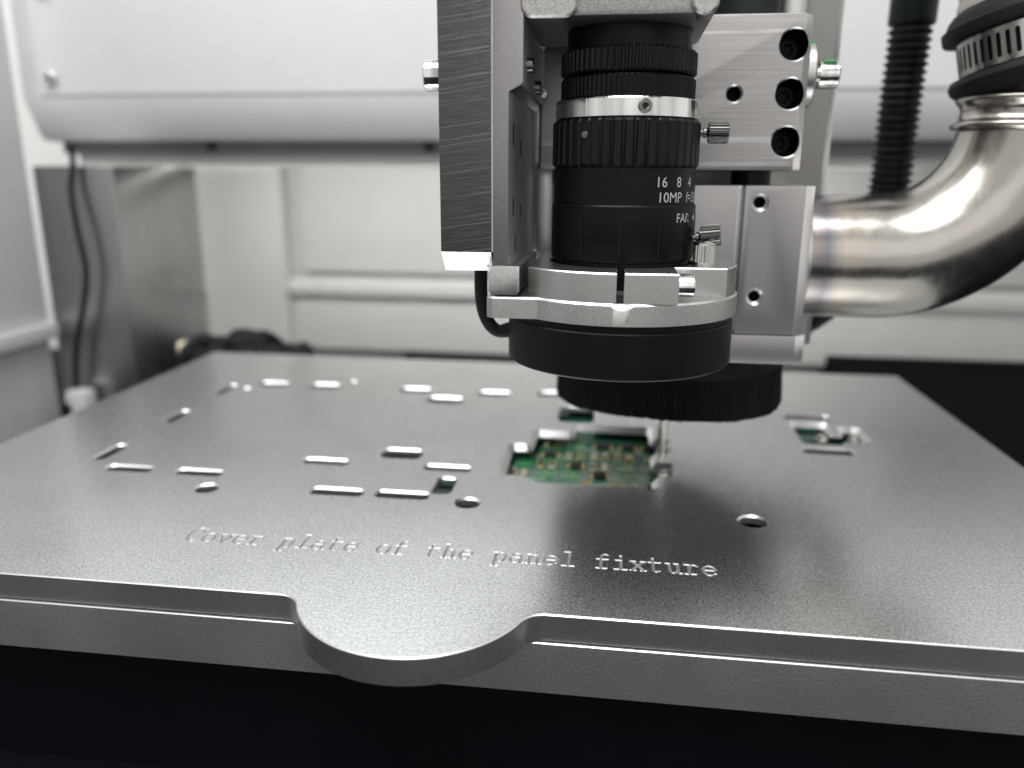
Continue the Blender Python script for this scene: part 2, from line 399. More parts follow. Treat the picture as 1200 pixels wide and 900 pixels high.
hx = [slot(-167.5, -151, 225, 233.8), slot(-142.5, -126, 225, 233.8), slot(-105, -88.5, 241, 249.8), slot(-80.5, -65.5, 250.5, 263.5, .3),
      slot(-62.3, -45.8, 240.8, 249.5), slot(-92.3, -75, 215.4, 224.6), slot(-71.5, -54.3, 215.8, 225), slot(-165.5, -150, 335.5, 348.5),
      slot(-140.5, -125.5, 336, 349), slot(-97.3, -81.8, 335, 348), slot(-81.3, -64.5, 321, 333.8, .3), slot(-61.4, -45, 334.5, 347.5), slot(-34, -18.5, 338, 351),
      slot(70, 89, 318.5, 329.5), slot(68.8, 87, 276.5, 286.8),
      slot(-180, -171.5, 233.8, 253.5), slot(-180, -171.5, 277.5, 297.5), slot(-180, -172, 319, 340.5), slot(-57.2, -46.8, 221, 238.5, .35)]
hx += [circ(-125.3, 216.8, 3.5, 28), circ(-42.1, 217.2, 3.6, 28), circ(41.2, 216, 3.9, 28), circ(-123.2, 352.5, 1.6, 20), circ(-167, 331.5, 2.1, 20)]
hx += [slot(-24, -5, 301, 328, .25)]
hx += [roundpoly([(72.4, 291.4), (85.5, 291.4), (85.5, 296), (95, 296), (95, 311), (89.4, 311), (89.4, 305.5), (84, 305.5), (84, 316.2), (72.4, 316.2)], 1.6, 4)]
win = roundpoly([(-35.2, 243), (-28.5, 243), (-22, 237.6), (14.5, 237.6), (14.5, 247), (20.8, 250.5), (20.8, 259.2), (14.8, 260.5), (14.8, 271.2), (21.4, 272.2), (21.4, 285), (15.2, 286),
                 (15.2, 299.2), (-14.8, 299.2), (-14.8, 289.5), (-29, 289.5), (-29, 272.4), (-36.4, 272.4)], [1.5, 2, 2, 1.5, 1.5, 2.2, 2.2, 1.5, 1.5, 2.6, 2.6, 1.5, 2.5, 1.2, 1.2, 2, 2, 2], 4)
hx.append(offset(ccw(win), -.9))

# --- engraved words, one stroke font letter at a time
def el(cx, cy, rx, ry, a, b, n=12): return [(cx+rx*math.cos(math.radians(a+(b-a)*i/n)), cy+ry*math.sin(math.radians(a+(b-a)*i/n))) for i in range(n+1)]
X_ = .64
FONT = {
 'C': [el(.5, .5, .46, .5, 42, 318, 18), [(.86, .98), (.86, .70)]],
 'o': [el(.5, X_/2, .42, X_/2, -5, 180, 11), el(.5, X_/2, .42, X_/2, 175, 360, 11)],
 'v': [[(.10, X_), (.5, 0), (.90, X_)], [(0, X_), (.28, X_)], [(.72, X_), (1, X_)]],
 'e': [[(.12, X_*.53), (.88, X_*.53)], el(.5, X_/2, .41, X_/2, 8, 190, 12), el(.5, X_/2, .41, X_/2, 175, 325, 10)],
 'r': [[(.08, X_), (.34, X_), (.34, 0)], [(.08, 0), (.72, 0)], [(.34, X_*.55)]+el(.66, X_*.62, .28, X_*.38, 140, 40, 8)],
 'p': [[(.04, X_), (.24, X_), (.24, -.32)], [(.04, -.32), (.5, -.32)], el(.56, X_/2, .34, X_/2, 165, -5, 11), el(.56, X_/2, .34, X_/2, 5, -165, 11)],
 'l': [[(.2, 1), (.52, 1), (.52, 0)], [(.12, 0), (.90, 0)]],
 'a': [el(.48, X_*.62, .32, X_*.38, 150, 0, 10)+[(.80, .0)], [(.78, 0), (.98, 0)], [(.80, X_*.57), (.42, X_*.57)], el(.42, X_*.285, .34, X_*.285, 90, 270, 10), el(.42, X_*.285, .38, X_*.285, 262, 350, 7)],
 't': [[(.32, .92), (.32, .16)]+el(.54, .15, .22, .15, 180, 320, 8)[1:], [(.06, X_), (.80, X_)]],
 'f': [[(.36, 0), (.36, .72)]+el(.62, .76, .26, .24, 170, 50, 8)[1:], [(.08, X_), (.80, X_)], [(.08, 0), (.72, 0)]],
 'h': [[(.02, 1), (.22, 1), (.22, 0)], [(.02, 0), (.42, 0)], [(.22, X_*.6)]+el(.50, X_*.64, .28, X_*.36, 150, 0, 9)+[(.78, 0)], [(.60, 0), (.98, 0)]],
 'n': [[(.02, X_), (.22, X_), (.22, 0)], [(.02, 0), (.42, 0)], [(.22, X_*.6)]+el(.50, X_*.64, .28, X_*.36, 150, 0, 9)+[(.78, 0)], [(.60, 0), (.98, 0)]],
 'i': [[(.2, X_), (.52, X_), (.52, 0)], [(.12, 0), (.90, 0)], [(.50, .86), (.50, .96)]],
 'x': [[(.08, X_), (.90, 0)], [(.90, X_), (.08, 0)], [(0, X_), (.30, X_)], [(.70, X_), (.98, X_)], [(0, 0), (.30, 0)], [(.70, 0), (.98, 0)]],
 'u': [[(.02, X_), (.22, X_), (.22, X_*.36)]+el(.48, X_*.36, .26, X_*.36, 180, 330, 9)[1:], [(.58, X_), (.78, X_), (.78, 0), (.98, 0)]],
}
WORDS = 'Cover plate of the panel fixture'
PIT, LW, LHT = 4.42, 3.75, 7.6
segs = []; ribs = []; ribl = []; letters = []
for i, chh in enumerate(WORDS):
    if chh == ' ': continue
    li = len(letters); letters.append(chh)
    for pl in FONT[chh]:
        P = [Vector((-113.2+i*PIT+x*LW, 181.6+y*LHT)) for x, y in pl]
        P = [P[0]]+[b for a, b in zip(P, P[1:]) if (a-b).length > 1e-3]
        segs += list(zip(P, P[1:]))
        for hw in (.40, .13):
            Lf, Rt = [], []
            for j, p in enumerate(P):
                d1 = (P[j]-P[j-1]).normalized() if j else (P[1]-P[0]).normalized(); d2 = (P[j+1]-P[j]).normalized() if j < len(P)-1 else d1
                m = Vector((-d1.y-d2.y, d1.x+d2.x)); m = m*(2/max(m.length_squared, .8))
                e_ = p-d1*hw*.9 if j == 0 else p+d2*hw*.9 if j == len(P)-1 else p
                jit = Vector((random.uniform(-1, 1), random.uniform(-1, 1)))*.006
                Lf.append(tuple(e_+m*hw+jit)); Rt.append(tuple(e_-m*hw+jit))
            ribs.append(ccw(Lf+Rt[::-1])); ribl.append((li, hw))
SA = np.array([[a.x, a.y] for a, b in segs]); SB = np.array([[b.x, b.y] for a, b in segs]); SD = SB-SA; SQ = (SD**2).sum(1)
def sdist(p):
    t = np.clip(((np.array([p.x, p.y])-SA)*SD).sum(1)/SQ, 0, 1); q = SA+SD*t[:, None]-np.array([p.x, p.y]); return math.sqrt((q**2).sum(1).min())
outer = ccw(outer); holes = [ccw(h) for h in hx]; hch = [.55 if len(h) in (28, 20) else c_ for h in holes]
to = offset(outer, -.28); th = [offset(h, c) for h, c in zip(holes, hch)]; nh = len(holes)
cv, cf, cid = cdt([to]+th, ribs)
HS = set(range(1, nh+1)); top_f = []; let_f = {}
isflat = set()
for t, s_ in zip(cf, cid):
    if 0 not in s_ or s_ & HS: continue
    rb = [k-nh-1 for k in s_ if k > nh]
    if rb: let_f.setdefault(ribl[min(rb)][0], []).append(t)
    else: top_f.append(t); isflat |= set(t)
zz = {}
for fs in let_f.values():
    for t in fs:
        for k in t:
            if k not in zz: zz[k] = 0.0 if k in isflat else -.30*max(0., min(1., (.40-sdist(cv[k]))/.27))
cp = thing('cover_plate', 'wide blasted aluminium cover plate with slots, engraved words and a rounded front tab', 'plate', (-40, 280, -TH))
g = G(); g.add([(p.x, p.y, 0) for p in cv], top_f, 0)
for base, tc, c in [(outer, to, .28)]+list(zip(holes, th, hch)):
    n = len(base); q = [(i, (i+1) % n) for i in range(n)]
    g.add([(*p, 0) for p in tc]+[(*p, -c) for p in base], [(a, b, n+b, n+a) for a, b in q], 1)
    zb = -TH if base is outer else -2.5
    g.add([(*p, -c) for p in base]+[(*p, zb) for p in base], [(a, b, n+b, n+a) for a, b in q], 2)
pk = ccw(rrect(-206, 126, 197, 386, 5)); n = len(pk)       # relief milled into the underside
v2, f2, i2 = cdt([pk]+holes); g.add([(p.x, p.y, -2.5) for p in v2], [t for t, s_ in zip(f2, i2) if 0 in s_ and not s_ & HS], 2)
v2, f2, i2 = cdt([outer, pk]); g.add([(p.x, p.y, -TH) for p in v2], [t for t, s_ in zip(f2, i2) if 0 in s_ and 1 not in s_], 2)
g.add([(*p, -2.5) for p in pk]+[(*p, -TH) for p in pk], [(i, (i+1) % n, n+(i+1) % n, n+i) for i in range(n)], 2)
for q in ((-213, 165), (132, 165), (-213, 396), (132, 396)): g.lathe([(0, -TH), (4, -TH), (4, -TH-.33), (0, -TH-.33)], (*q, 0), (0, 0, 1), 16, 2)
used = mk('plate_body', g, ['plate', 'plate_cut', 'plate_side'], cp, ang=25)
for li, fs in let_f.items():
    ks = sorted({k for t in fs for k in t}); ix = {k: j for j, k in enumerate(ks)}
    gg = G(); gg.add([(cv[k].x, cv[k].y, zz[k]) for k in ks], [tuple(ix[k] for k in t) for t in fs], 0)
    lo = mk('engraved_letter', gg, 'engraved', cp, ang=25, flip=False)
    lo['label'] = 'engraved letter '+letters[li]

# ------------------------------------------------------------------ base plate under it
bp = thing('base_plate', 'thick blasted aluminium base plate showing below the cover plate', 'plate', (-40, 280, -19.8))
g = G(); plate(g, rrect(-221, 140.5, 157.3, 404, 1.0, 3), [rrect(-200, 120, 196, 380, 4)], -TH-.32, -19.8, .22, 0, XY, (0, 1, 0))
g.box(-201, 121, 195, 381, -19.5, -7.4)
mk('base_body', g, ['base_side', 'plate_cut'], bp, ang=25)

# ------------------------------------------------------------------ circuit board in the pocket
cb = thing('circuit_board', 'green circuit board panel with gold pads seen through the cover plate window', 'circuit board', (-40, 285, -7.3))
BZ = -5.6
mk('board', G().box(-198, 118, 198, 378, -7.3, BZ), 'pcb', cb)
rr = random.Random(3); gp = G(); gt = G(); gv = G()
def pad(x, y, sx, sy): gp.box(x-sx, x+sx, y-sy, y+sy, BZ, BZ+.08)
for cy in (248.6, 258.5, 268.5, 279, 290):
    for cx in (-32, -22.5, -13, -3.5, 6, 15):
        x, y = cx+rr.uniform(-.8, .8), cy+rr.uniform(-.8, .8); kind = rr.random()
        if kind < .4:                                   # a chip with two rows of leads
            w_, h_ = rr.uniform(1.8, 2.6), rr.uniform(1.8, 2.8)
            mk('chip', G().box(x-w_, x+w_, y-h_, y+h_, BZ+.02, BZ+1.1, bev=.15), 'dark', cb)
            for q in range(5):
                for sg in (-1, 1): pad(x+sg*(w_+.7), y+(q-2)*h_*.42, .6, .28)
        elif kind < .75:                                # rows of small two pad parts
            for q in range(4):
                for k in range(2):
                    px_, py_ = x-2.6+k*4.2, y-3+q*2
                    pad(px_-.8, py_, .42, .6); pad(px_+.8, py_, .42, .6)
                    if rr.random() < .6: mk('chip_resistor', G().box(px_-.6, px_+.6, py_-.45, py_+.45, BZ+.08, BZ+.5), rr.choice(['silk', 'cream', 'dark']), cb)
        else:                                           # bright copper pour with vias
            mk('solder_mask_patch', G().box(x-3.4, x+3.4, y-2.6, y+2.6, BZ, BZ+.06), 'pcb2', cb)
            for q in range(6): gv.lathe([(0, .12), (.42, .12), (.42, 0)], (x-2.5+q, y+rr.uniform(-2, 2), BZ), (0, 0, 1), 8)
        for q in range(5):
            yy = y+4.6+q*.55; gt.box(x-4.2, x+rr.uniform(1, 5), yy, yy+.2, BZ, BZ+.05)
for k in range(18):
    for q in range(2): gv.lathe([(0, .12), (.5, .12), (.5, 0)], (-19.5+k*1.5, 240.4+q*1.5, BZ), (0, 0, 1), 8)
for x, y in ((-33, 245.2), (-26.5, 245.4), (-8, 252.6), (1.5, 252.6), (-16, 246.8)): pad(x, y, 1.7, 1.0)
mk('gold_pads', gp, 'gold', cb, kind='stuff'); mk('vias', gv, 'gold', cb, kind='stuff'); mk('copper_tracks', gt, 'pcb2', cb, kind='stuff')
for x0, x1, y0, y1 in ((-35, -11, 247.6, 248.3), (-22, -21.2, 236, 244.0), (-22, 9.4, 244.02, 244.7), (8.6, 9.4, 236, 244.0), (2, 2.7, 244.8, 248.4), (2, 14, 248.6, 249.2), (-33, -22, 253.7, 254.2), (-14, 0, 249.8, 250.3)):
    mk('routed_line', G().box(x0, x1, y0, y1, BZ, BZ+.09), 'silk', cb)
# silver locating pieces standing in the openings
for x, y, w_, lab in ((18.6, 279, 2.3, 'small silver locating pin in the upper notch of the board window'), (18.4, 255, 2.3, 'small silver locating pin in the lower notch of the board window'),
                      (80.5, 303, 2.6, 'silver clamping pin inside the right hand cutout'), (92, 302.5, 2.2, 'outer silver pin at the right end of the right hand cutout')):
    p = thing('locating_pin', lab, 'pin', (x, y, BZ), 'silver pins in the plate openings')
    mk('pin_body', G().lathe([(0, BZ), (w_, BZ), (w_, -2.5), (w_-.5, -1.5), (0, -1.5)], (x, y, 0), (0, 0, 1), 28), 'screw', p)
    mk('pin_cap', G().lathe([(0, -.5), (w_*.45, -.5), (w_*.6, -.8), (w_*.6, -1.5)], (x, y, 0), (0, 0, 1), 24), 'chrome', p)

# ================================================================== vision lens
LX, LY = .75, 205.0
ln = thing('vision_lens', 'black machine vision lens with knurled rings, chrome band and white markings', 'lens', (LX, LY, 68.5))
O = (LX, LY, 0)
mk('mount_neck', G().lathe([(0, 132), (14.7, 132), (14.7, 122.6), (12, 122.2)], O, seg=96), 'black', ln)
def knurled(name, rad, z0, z1, teeth, depth, mat, pat=(0, 0, 1, 1), ch=.5):
    n = teeth*len(pat)
    g = G().lathe([(rad-2.2, z1), (rad-ch, z1), (rad, z1-ch, 1), (rad, z0+ch, 1), (rad-ch, z0), (rad-2.2, z0)], O, seg=n, mod=lambda k: depth*pat[k % len(pat)])
    return mk(name, g, mat, ln, ang=20)
knurled('knurled_ring', 16.2, 118.2, 123.6, 66, .38, 'black_gloss')
knurled('knurled_ring', 16.1, 112.6, 117.7, 84, .22, 'black')
mk('chrome_band', G().lathe([(14, 112.6), (17.1, 112.6), (17.3, 112.3), (17.3, 108.5), (17.0, 108.2), (14, 108.2)], O, seg=128), 'chrome', ln)
ss = socket_screw('set_screw', (LX+3.9, LY-16.9, 110.5), (.23, -.97, 0), 1.55, .55, ln, 'gunmetal', .75)
knurled('ribbed_ring', 17.9, 97.4, 108.1, 42, .42, 'black_gloss', (0, 0, 0, 0, 0, 1, 1), .6)
mk('aperture_ring', G().lathe([(15, 97.6), (17.0, 97.5), (17.35, 97.2), (17.35, 88.9), (15, 88.7)], O, seg=128), 'black', ln)
mk('focus_ring', G().lathe([(15, 88.8), (17.5, 88.8), (17.8, 88.4), (17.8, 86.4), (17.8, 76.2), (17.4, 75.4), (16.8, 75.2), (16.8, 69), (0, 69)], O, seg=128), 'black', ln)
for th_ in range(-70, 200, 30):
    a = math.radians(th_+8); mk('focus_flute', G().box(-.18, .18, -.12, .12, 76.6, 86.5).xform(Matrix.Translation((LX+17.8*math.sin(a), LY-17.8*math.cos(a), 0)) @ Matrix.Rotation(a, 4, 'Z')), 'black_gloss', ln)
def wrap(name, s_, size, a_deg, z, rad, parent, squeeze=1.0):
    v, f = text_mesh(s_, size); g = G()
    g.add([(LX+rad*math.sin(math.radians(a_deg)+x*squeeze/rad), LY-rad*math.cos(math.radians(a_deg)+x*squeeze/rad), z+y) for x, y, _ in v], f)
    return mk(name, g, 'print', parent, flip=False)
wrap('aperture_mark', '16', 3.3, 24.0, 92.9, 17.40, ln)
wrap('aperture_mark', '8', 3.3, 44.0, 92.9, 17.40, ln)
wrap('aperture_mark', '4', 3.3, 59, 92.9, 17.40, ln)
wrap('focal_mark', '10MP  f=35mm', 3.3, 26.0, 88.95+.5, 17.40, ln)
wrap('focus_mark', 'FAR', 3.0, 44.0, 84.8, 17.86, ln)
g = G(); aa = math.radians(68); tri = [(0, .9), (1.5, 1.8), (1.5, 0)]
g.add([(LX+17.86*math.sin(aa+x/17.86), LY-17.86*math.cos(aa+x/17.86), 84.9+y) for x, y in tri], [(0, 1, 2)]); mk('focus_arrow', g, 'print', ln, flip=False)
mk('grub_screw', G().lathe([(0, .25), (.7, .25), (.8, .1), (.8, -.3)], (LX-9.4, LY-15.25, 104.5), (-.52, -.85, 0), 20), 'gunmetal', ln)
knob(ln, (LX+17.4, LY, 105.6), (1, 0, 0), 2.3, .7, 2.55, 4.8, 'gunmetal')
knob(ln, (LX+17.1, LY-4, 80.8), (.985, -.14, .12), 2.0, .7, 2.6, 4.8, 'gunmetal')

# camera housing above the lens
ch = thing('camera_housing', 'silver cast camera body the lens screws into, at the top edge', 'camera', (-2, 205, 128.4))
g = G().box(-22.6, 18.6, 184.2, 226, 128.4, 190, bev=1.6); mk('housing_body', g, 'cast', ch)
for x0, x1 in ((-22.9, -10.6), (13.2, 18.9)):
    g = G(); plate(g, rrect(x0, x1, 128.1, 150, 2.6), [], -182.9, -190, .5, 0, XZ); mk('corner_boss', g, ['cast', 'cast', 'cast'], ch)

# ================================================================== lens clamp with its flange
lc = thing('lens_clamp', 'silver split ring clamp on a flange gripping the bottom of the lens', 'clamp', (LX, LY, 62.6))
R1 = 29.2
a1 = math.degrees(math.atan2(-21.75, -math.sqrt(R1*R1-21.75**2)))
fl = [(LX+R1*math.cos(t), LY+R1*math.sin(t)) for t in [math.radians(-131+i*(131+125)/60) for i in range(61)]]
fl = fl+[(-28, 229), (-30.6, 227), (-30.6, 184.4), (-29, 183)]
g = G(); plate(g, fl, [circ(LX, LY, 15, 48)], 67.7, 62.6, .45, 0, XY, (0, 1, 0)); fo = mk('flange', g, ['silver', 'plate_cut'], lc, ang=25)
cg = G().lathe([(8*math.sin(PI*k/16), -8*math.cos(PI*k/16)) for k in range(17)], (LX+.6, LY-R1-6.7, 70.4), (0, 0, 1), 40, 1)
cut(fo, [mk('cutter', cg, ['plate_cut']*2)])
R2 = 28.6
def P2(x): return LY-math.sqrt(R2*R2-(x-LX)**2)
cl = [(LX-.85, LY-17.9), (LX-.85, P2(LX-.85))]
xs = np.linspace(LX-.85, -21, 16)[1:]; cl += [(x, P2(x)) for x in xs]
cl += [(-21, 2*LY-P2(-21))]
t0 = math.atan2(2*LY-P2(-21)-LY, -21-LX); t1 = math.atan2(-14.3, math.sqrt(R2*R2-14.3**2))
cl += [(LX+R2*math.cos(t0+(t1-t0)*i/50), LY+R2*math.sin(t0+(t1-t0)*i/50)) for i in range(1, 51)]
cl += [(13.6, LY-14.3), (13.6, LY-28.0), (LX+.85, LY-28.4), (LX+.85, LY-17.9)]
aS = math.atan2(-17.9, .85); cl += [(LX+17.95*math.cos(aS+i*(2*PI-2*(PI/2+aS)*1.0)/60), LY+17.95*math.sin(aS+i*(2*PI-2*(PI/2+aS))/60)) for i in range(1, 60)]
g = G(); plate(g, cl, [], 74.5, 67.72, .3, 0, XY, (0, 1, 0)); mk('clamp_ring', g, ['clamp', 'plate_cut'], lc, ang=25)
socket_screw('clamp_screw', (13.6, LY-22.5, 71.3), (1, 0, 0), 2.6, 3.8, lc, 'chrome')
g = G().lathe([(0, 0), (2.9, 0), (2.9, .9), (2.6, 1.0, 1), (2.6, 4.9, 1), (2.75, 5.1), (2.75, 5.5), (2.3, 5.8), (1.4, 5.8), (1.4, 4), (0, 4)], (20.6, 197.5, 74.4), (0, 0, 1), 72, mod=lambda k: (0, .0, .16)[k % 3])
mk('standing_screw', g, 'screw', lc)

# ring light below
rl = thing('ring_light', 'flat black ring light under the lens clamp with a thick curved cable', 'ring light', (LX, LY, 49.6))
g = G().lathe([(13, 62.4), (28.0, 62.4), (28.0, 60.9), (28.35, 60.8), (28.6, 60.5), (28.6, 50.2), (28.2, 49.8)], O, seg=128); mk('ring_housing', g, 'black', rl)
g = G().lathe([(28.2, 49.8), (27.8, 49.6), (27.2, 49.6), (27.2, 50.2)], O, seg=128); mk('bright_rim', g, 'plate_cut', rl)
g = G().lathe([(27.2, 50.2), (20, 52), (13, 58), (13, 62.4)], O, seg=96); mk('diffuser', g, 'white2', rl)
g = G().lathe([(1.8, .1), (1.8, .22), (1.35, .22), (1.35, -.5), (0, -.5)], (LX-1.2, LY-28.5, 57.4), (-.04, -1, 0), 32); mk('side_hole', g, 'black_gloss', rl)
cab = spline([(-35.6, 210, 130), (-35.6, 208, 95), (-35.7, 206, 72), (-35.5, 206, 63), (-34.0, 206, 57.8), (-31.4, 206, 55.2), (-28.4, 206, 55.4), (-25, 206, 56)], 8)
mk('cable', G().tube(cab, [1.75]*(len(cab)-14)+[1.75+.75*i/13 for i in range(14)], 20), 'rubber', rl)

# ================================================================== left mounting bracket
sb = thing('side_bracket', 'tall aluminium mounting bracket with dark milled front edge left of the lens', 'bracket', (-33, 215, 68))
g = G(); g.prism([(183, 220), (183, 78), (187.6, 73.2), (250, 73.2), (250, 220)], -41.2, -29.3, lambda u, v, w_: (w_, u, v))
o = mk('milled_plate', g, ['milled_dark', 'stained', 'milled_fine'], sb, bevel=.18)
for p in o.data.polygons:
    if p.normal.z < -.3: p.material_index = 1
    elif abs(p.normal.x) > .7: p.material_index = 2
g = G(); g.prism([(-28.3, 220), (-22.2, 220), (-22.2, 115.4), (-22.6, 114.6), (-25.4, 113.2), (-25.4, 73), (-28.9, 73), (-28.9, 220)][1:], -183.4, -250, XZ)
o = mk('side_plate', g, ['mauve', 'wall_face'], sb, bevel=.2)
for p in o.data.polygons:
    if p.normal.x > .6: p.material_index = 1  # inner face lightened in colour to offset its dark reflection
g = G(); g.prism([(-30, 72.9), (-28.9, 74.9), (-22.7, 74.9), (-22.7, 68.9), (-23.3, 68.1), (-29.4, 68.1), (-30, 68.9)], -183.2, -222, XZ); mk('foot', g, 'silver', sb, bevel=.2)
g = G(); g.box(-29.25, -28.95, 183.6, 249, 78, 219); mk('gap_shim', g, 'milled_fine', sb)
socket_screw('bracket_screw', (-41.2, 187.6, 117.2), (-1, 0, 0), 3.4, 3.9, sb, 'chrome')
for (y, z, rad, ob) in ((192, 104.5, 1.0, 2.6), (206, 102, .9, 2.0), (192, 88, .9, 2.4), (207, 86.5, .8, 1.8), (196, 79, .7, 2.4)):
    g = G().prism([(p[0], p[1]) for p in rrect(y-rad, y+rad, z-ob, z+ob, rad*.98)], -25.36, -25.6, lambda u, v, w_: (w_, u, v)); mk('dark_oval_patch', g, 'dark', sb)  # dark ovals on the wall, colour stands in for shaded hole depth
for y, z in ((191, 119.5), (209, 116.5), (188, 131)):
    socket_screw('inner_screw', (-22.2, y, z), (1, 0, 0), 1.7, 1.5, sb, 'gunmetal')
for y, z in ((222, 128), (231, 131), (228, 117), (236, 122)):
    socket_screw('inner_screw', (-22.2, y, z), (1, 0, 0), 1.3, 1.0, sb, 'chrome', sub=False)

# ================================================================== blocks right of and behind the lens
ub = thing('upper_block', 'silver milled block with three deep counterbored holes in a column', 'block', (12, 250, 97))
g = G(); g.prism([(-23.4, 97.1), (47.6, 97.1), (47.6, 136.9), (-23.4, 136.9)], -232, -270, XZ)
g = G(); g.prism([(-23.6, 270), (-23.6, 233), (-22.8, 232), (46.3, 232), (48.9, 235.2), (48.9, 270)], 97.1, 136.9, XY)
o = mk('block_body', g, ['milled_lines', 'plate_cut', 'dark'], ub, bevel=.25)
for p in o.data.polygons:
    if p.normal.x > .25 and p.normal.y < -.2: p.material_index = 1
cu = []
for z in (129.2, 116.9, 104.6):
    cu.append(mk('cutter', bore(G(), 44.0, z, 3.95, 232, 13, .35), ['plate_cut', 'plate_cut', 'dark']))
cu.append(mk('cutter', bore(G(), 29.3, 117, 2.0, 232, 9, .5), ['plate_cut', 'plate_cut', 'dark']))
cut(o, cu)
for z in (129.2, 116.9, 104.6):
    socket_screw('counterbored_screw', (44.0, 245.0, z), (0, -1, 0), 3.1, 3.0, ub, 'black', 1.6)
wa = mk('washer', G().lathe([(2, 0), (8.3, 0), (8.9, .5), (8.9, 2.6), (8.3, 3.2), (2, 3.2)], (49.5, 250, 123.5), (1, 0, 0), 48), 'silver', ub)
mk('paint_mark', G().box(50.2, 52.4, 246.5, 248.6, 131.6, 132.2, bev=.2), 'green_paint', wa)
sc = socket_screw('side_screw', (54.6, 250, 123.5), (1, 0, 0), 3.7, 5.4, ub, 'chrome')
mk('screw_neck', G().lathe([(2.4, 0), (2.4, 2.2)], (52.6, 250, 123.5), (1, 0, 0), 24), 'screw', ub)
mk('paint_mark', G().box(55.4, 59, 247.5, 250.4, 126.6, 127.4, bev=.2), 'green_paint', sc)

hb = thing('dust_hood', 'grey aluminium dust hood block with two tapped holes that carries the pipe', 'block', (17, 262, 42))
g = G(); g.prism([(-19.4, 300), (-19.4, 233), (-18.6, 232.4), (32.6, 232.4), (33.6, 233.2), (34.4, 232), (50.6, 232), (53.6, 235), (53.6, 300)], 51.4, 93, XY)
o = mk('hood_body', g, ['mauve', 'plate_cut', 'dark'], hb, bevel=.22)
for p in o.data.polygons:
    if p.normal.x > .25 and p.normal.y < -.2: p.material_index = 1
    elif p.normal.z > .9: p.material_index = 1
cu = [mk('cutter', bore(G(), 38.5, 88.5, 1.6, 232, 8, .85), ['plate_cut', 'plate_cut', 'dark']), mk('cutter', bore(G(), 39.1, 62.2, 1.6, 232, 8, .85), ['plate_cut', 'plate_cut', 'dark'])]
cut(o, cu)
g = G(); g.prism([(-19.6, 300), (-19.6, 232), (51.4, 231.6), (54.6, 234.8), (54.6, 300)], 42.7, 51.1, XY)
o = mk('hood_base', g, ['mauve', 'plate_cut'], hb, bevel=.4)
for p in o.data.polygons:
    if (p.normal.x > .25 and p.normal.y < -.2) or p.normal.z > .5: p.material_index = 1
g = G(); g.box(-24.6, -19.7, 238, 280, 64, 99.2, bev=.5); mk('side_lug', g, 'silver', hb)

bpl = thing('spindle_plate', 'tall grey machine plate standing behind the two blocks', 'plate', (25, 280, 40))
g = G(); g.prism([(-22, 284), (-22, 275), (64.4, 275), (66.4, 277), (66.4, 284)], 40, 230, XY)
o = mk('plate_body', g, ['backplate', 'plate_cut'], bpl, bevel=.3)
for p in o.data.polygons:
    if p.normal.x > .25 and p.normal.y < -.2: p.material_index = 1
sp = thing('router_spindle', 'dark spindle motor with cutting bit above the circuit board window', 'spindle', (17.6, 268, 0))
mk('motor_body', G().lathe([(0, 137.2), (12, 137.2), (12, 230), (0, 230)], (32, 258, 0), (0, 0, 1), 48), 'sleeve', sp)
mk('motor_sleeve', G().lathe([(0, 137.4), (6, 137.4), (6, 230), (0, 230)], (47.5, 262, 0), (0, 0, 1), 40), 'silver', sp)
mk('shaft_collar', G().lathe([(0, 93.2), (5.6, 93.2), (5.6, 97), (0, 97)], (37.5, 246, 0), (0, 0, 1), 40), 'black', sp)
mk('collet_nut', G().lathe([(0, 42), (9, 42), (9, 34), (5, 29), (2.2, 27), (0, 27)], (17.6, 268, 0), (0, 0, 1), 40), 'gunmetal', sp)
mk('cutting_bit', G().lathe([(0, 28), (1.55, 28), (1.55, 8), (1.1, 5), (1.1, -8.2), (0, -8.6)], (17.6, 266, 0), (0, 0, 1), 24), 'screw', sp)

# brush skirt
br = thing('brush_skirt', 'round black bristle brush hanging under the dust hood', 'brush', (18.2, 268.5, 24))
mk('brush_holder', G().lathe([(28, 42.6), (37.2, 42.6), (37.2, 36.5), (28, 36.5)], (18.2, 268.5, 0), (0, 0, 1), 96, closed=True), 'black', br)
g = G(); rr = random.Random(11)
for k in range(7000):
    a = rr.uniform(0, 2*PI); q = 33.2+3.9*math.sqrt(rr.random()); x, y = 18.2+q*math.cos(a), 268.5+q*math.sin(a)
    low = 22.2+1.7*(0.5-.5*math.sin(a))+1.0*math.sin(a*3+.6)*.5+.12*math.sin(a*13)+rr.gauss(0, .13)
    if -2.35 < a-2*PI < -.85: low += 0
    dx, dy = rr.gauss(0, .16), rr.gauss(0, .16); fl_ = .5
    rd = .17; e1 = Vector((-math.sin(a), math.cos(a), 0)); e2 = Vector((math.cos(a), math.sin(a), 0)); pb = Vector((x, y, 38)); pe = Vector((x+dx+e2.x*fl_, y+dy+e2.y*fl_, low))
    g.add([pb+e1*rd, pb+e2*rd, pb-e1*rd, pb-e2*rd, pe+e1*rd*.8, pe+e2*rd*.8, pe-e1*rd*.8, pe-e2*rd*.8], [(0, 1, 5, 4), (1, 2, 6, 5), (2, 3, 7, 6), (3, 0, 4, 7), (4, 5, 6, 7)])
mk('bristles', g, 'bristle', br, kind='stuff', flip=False)
mk('bristle_core', G().lathe([(33, 38), (36.4, 38), (36.6, 26.5), (33.6, 26.5)], (18.2, 268.5, 0), (0, 0, 1), 72, closed=True), 'bristle', br)

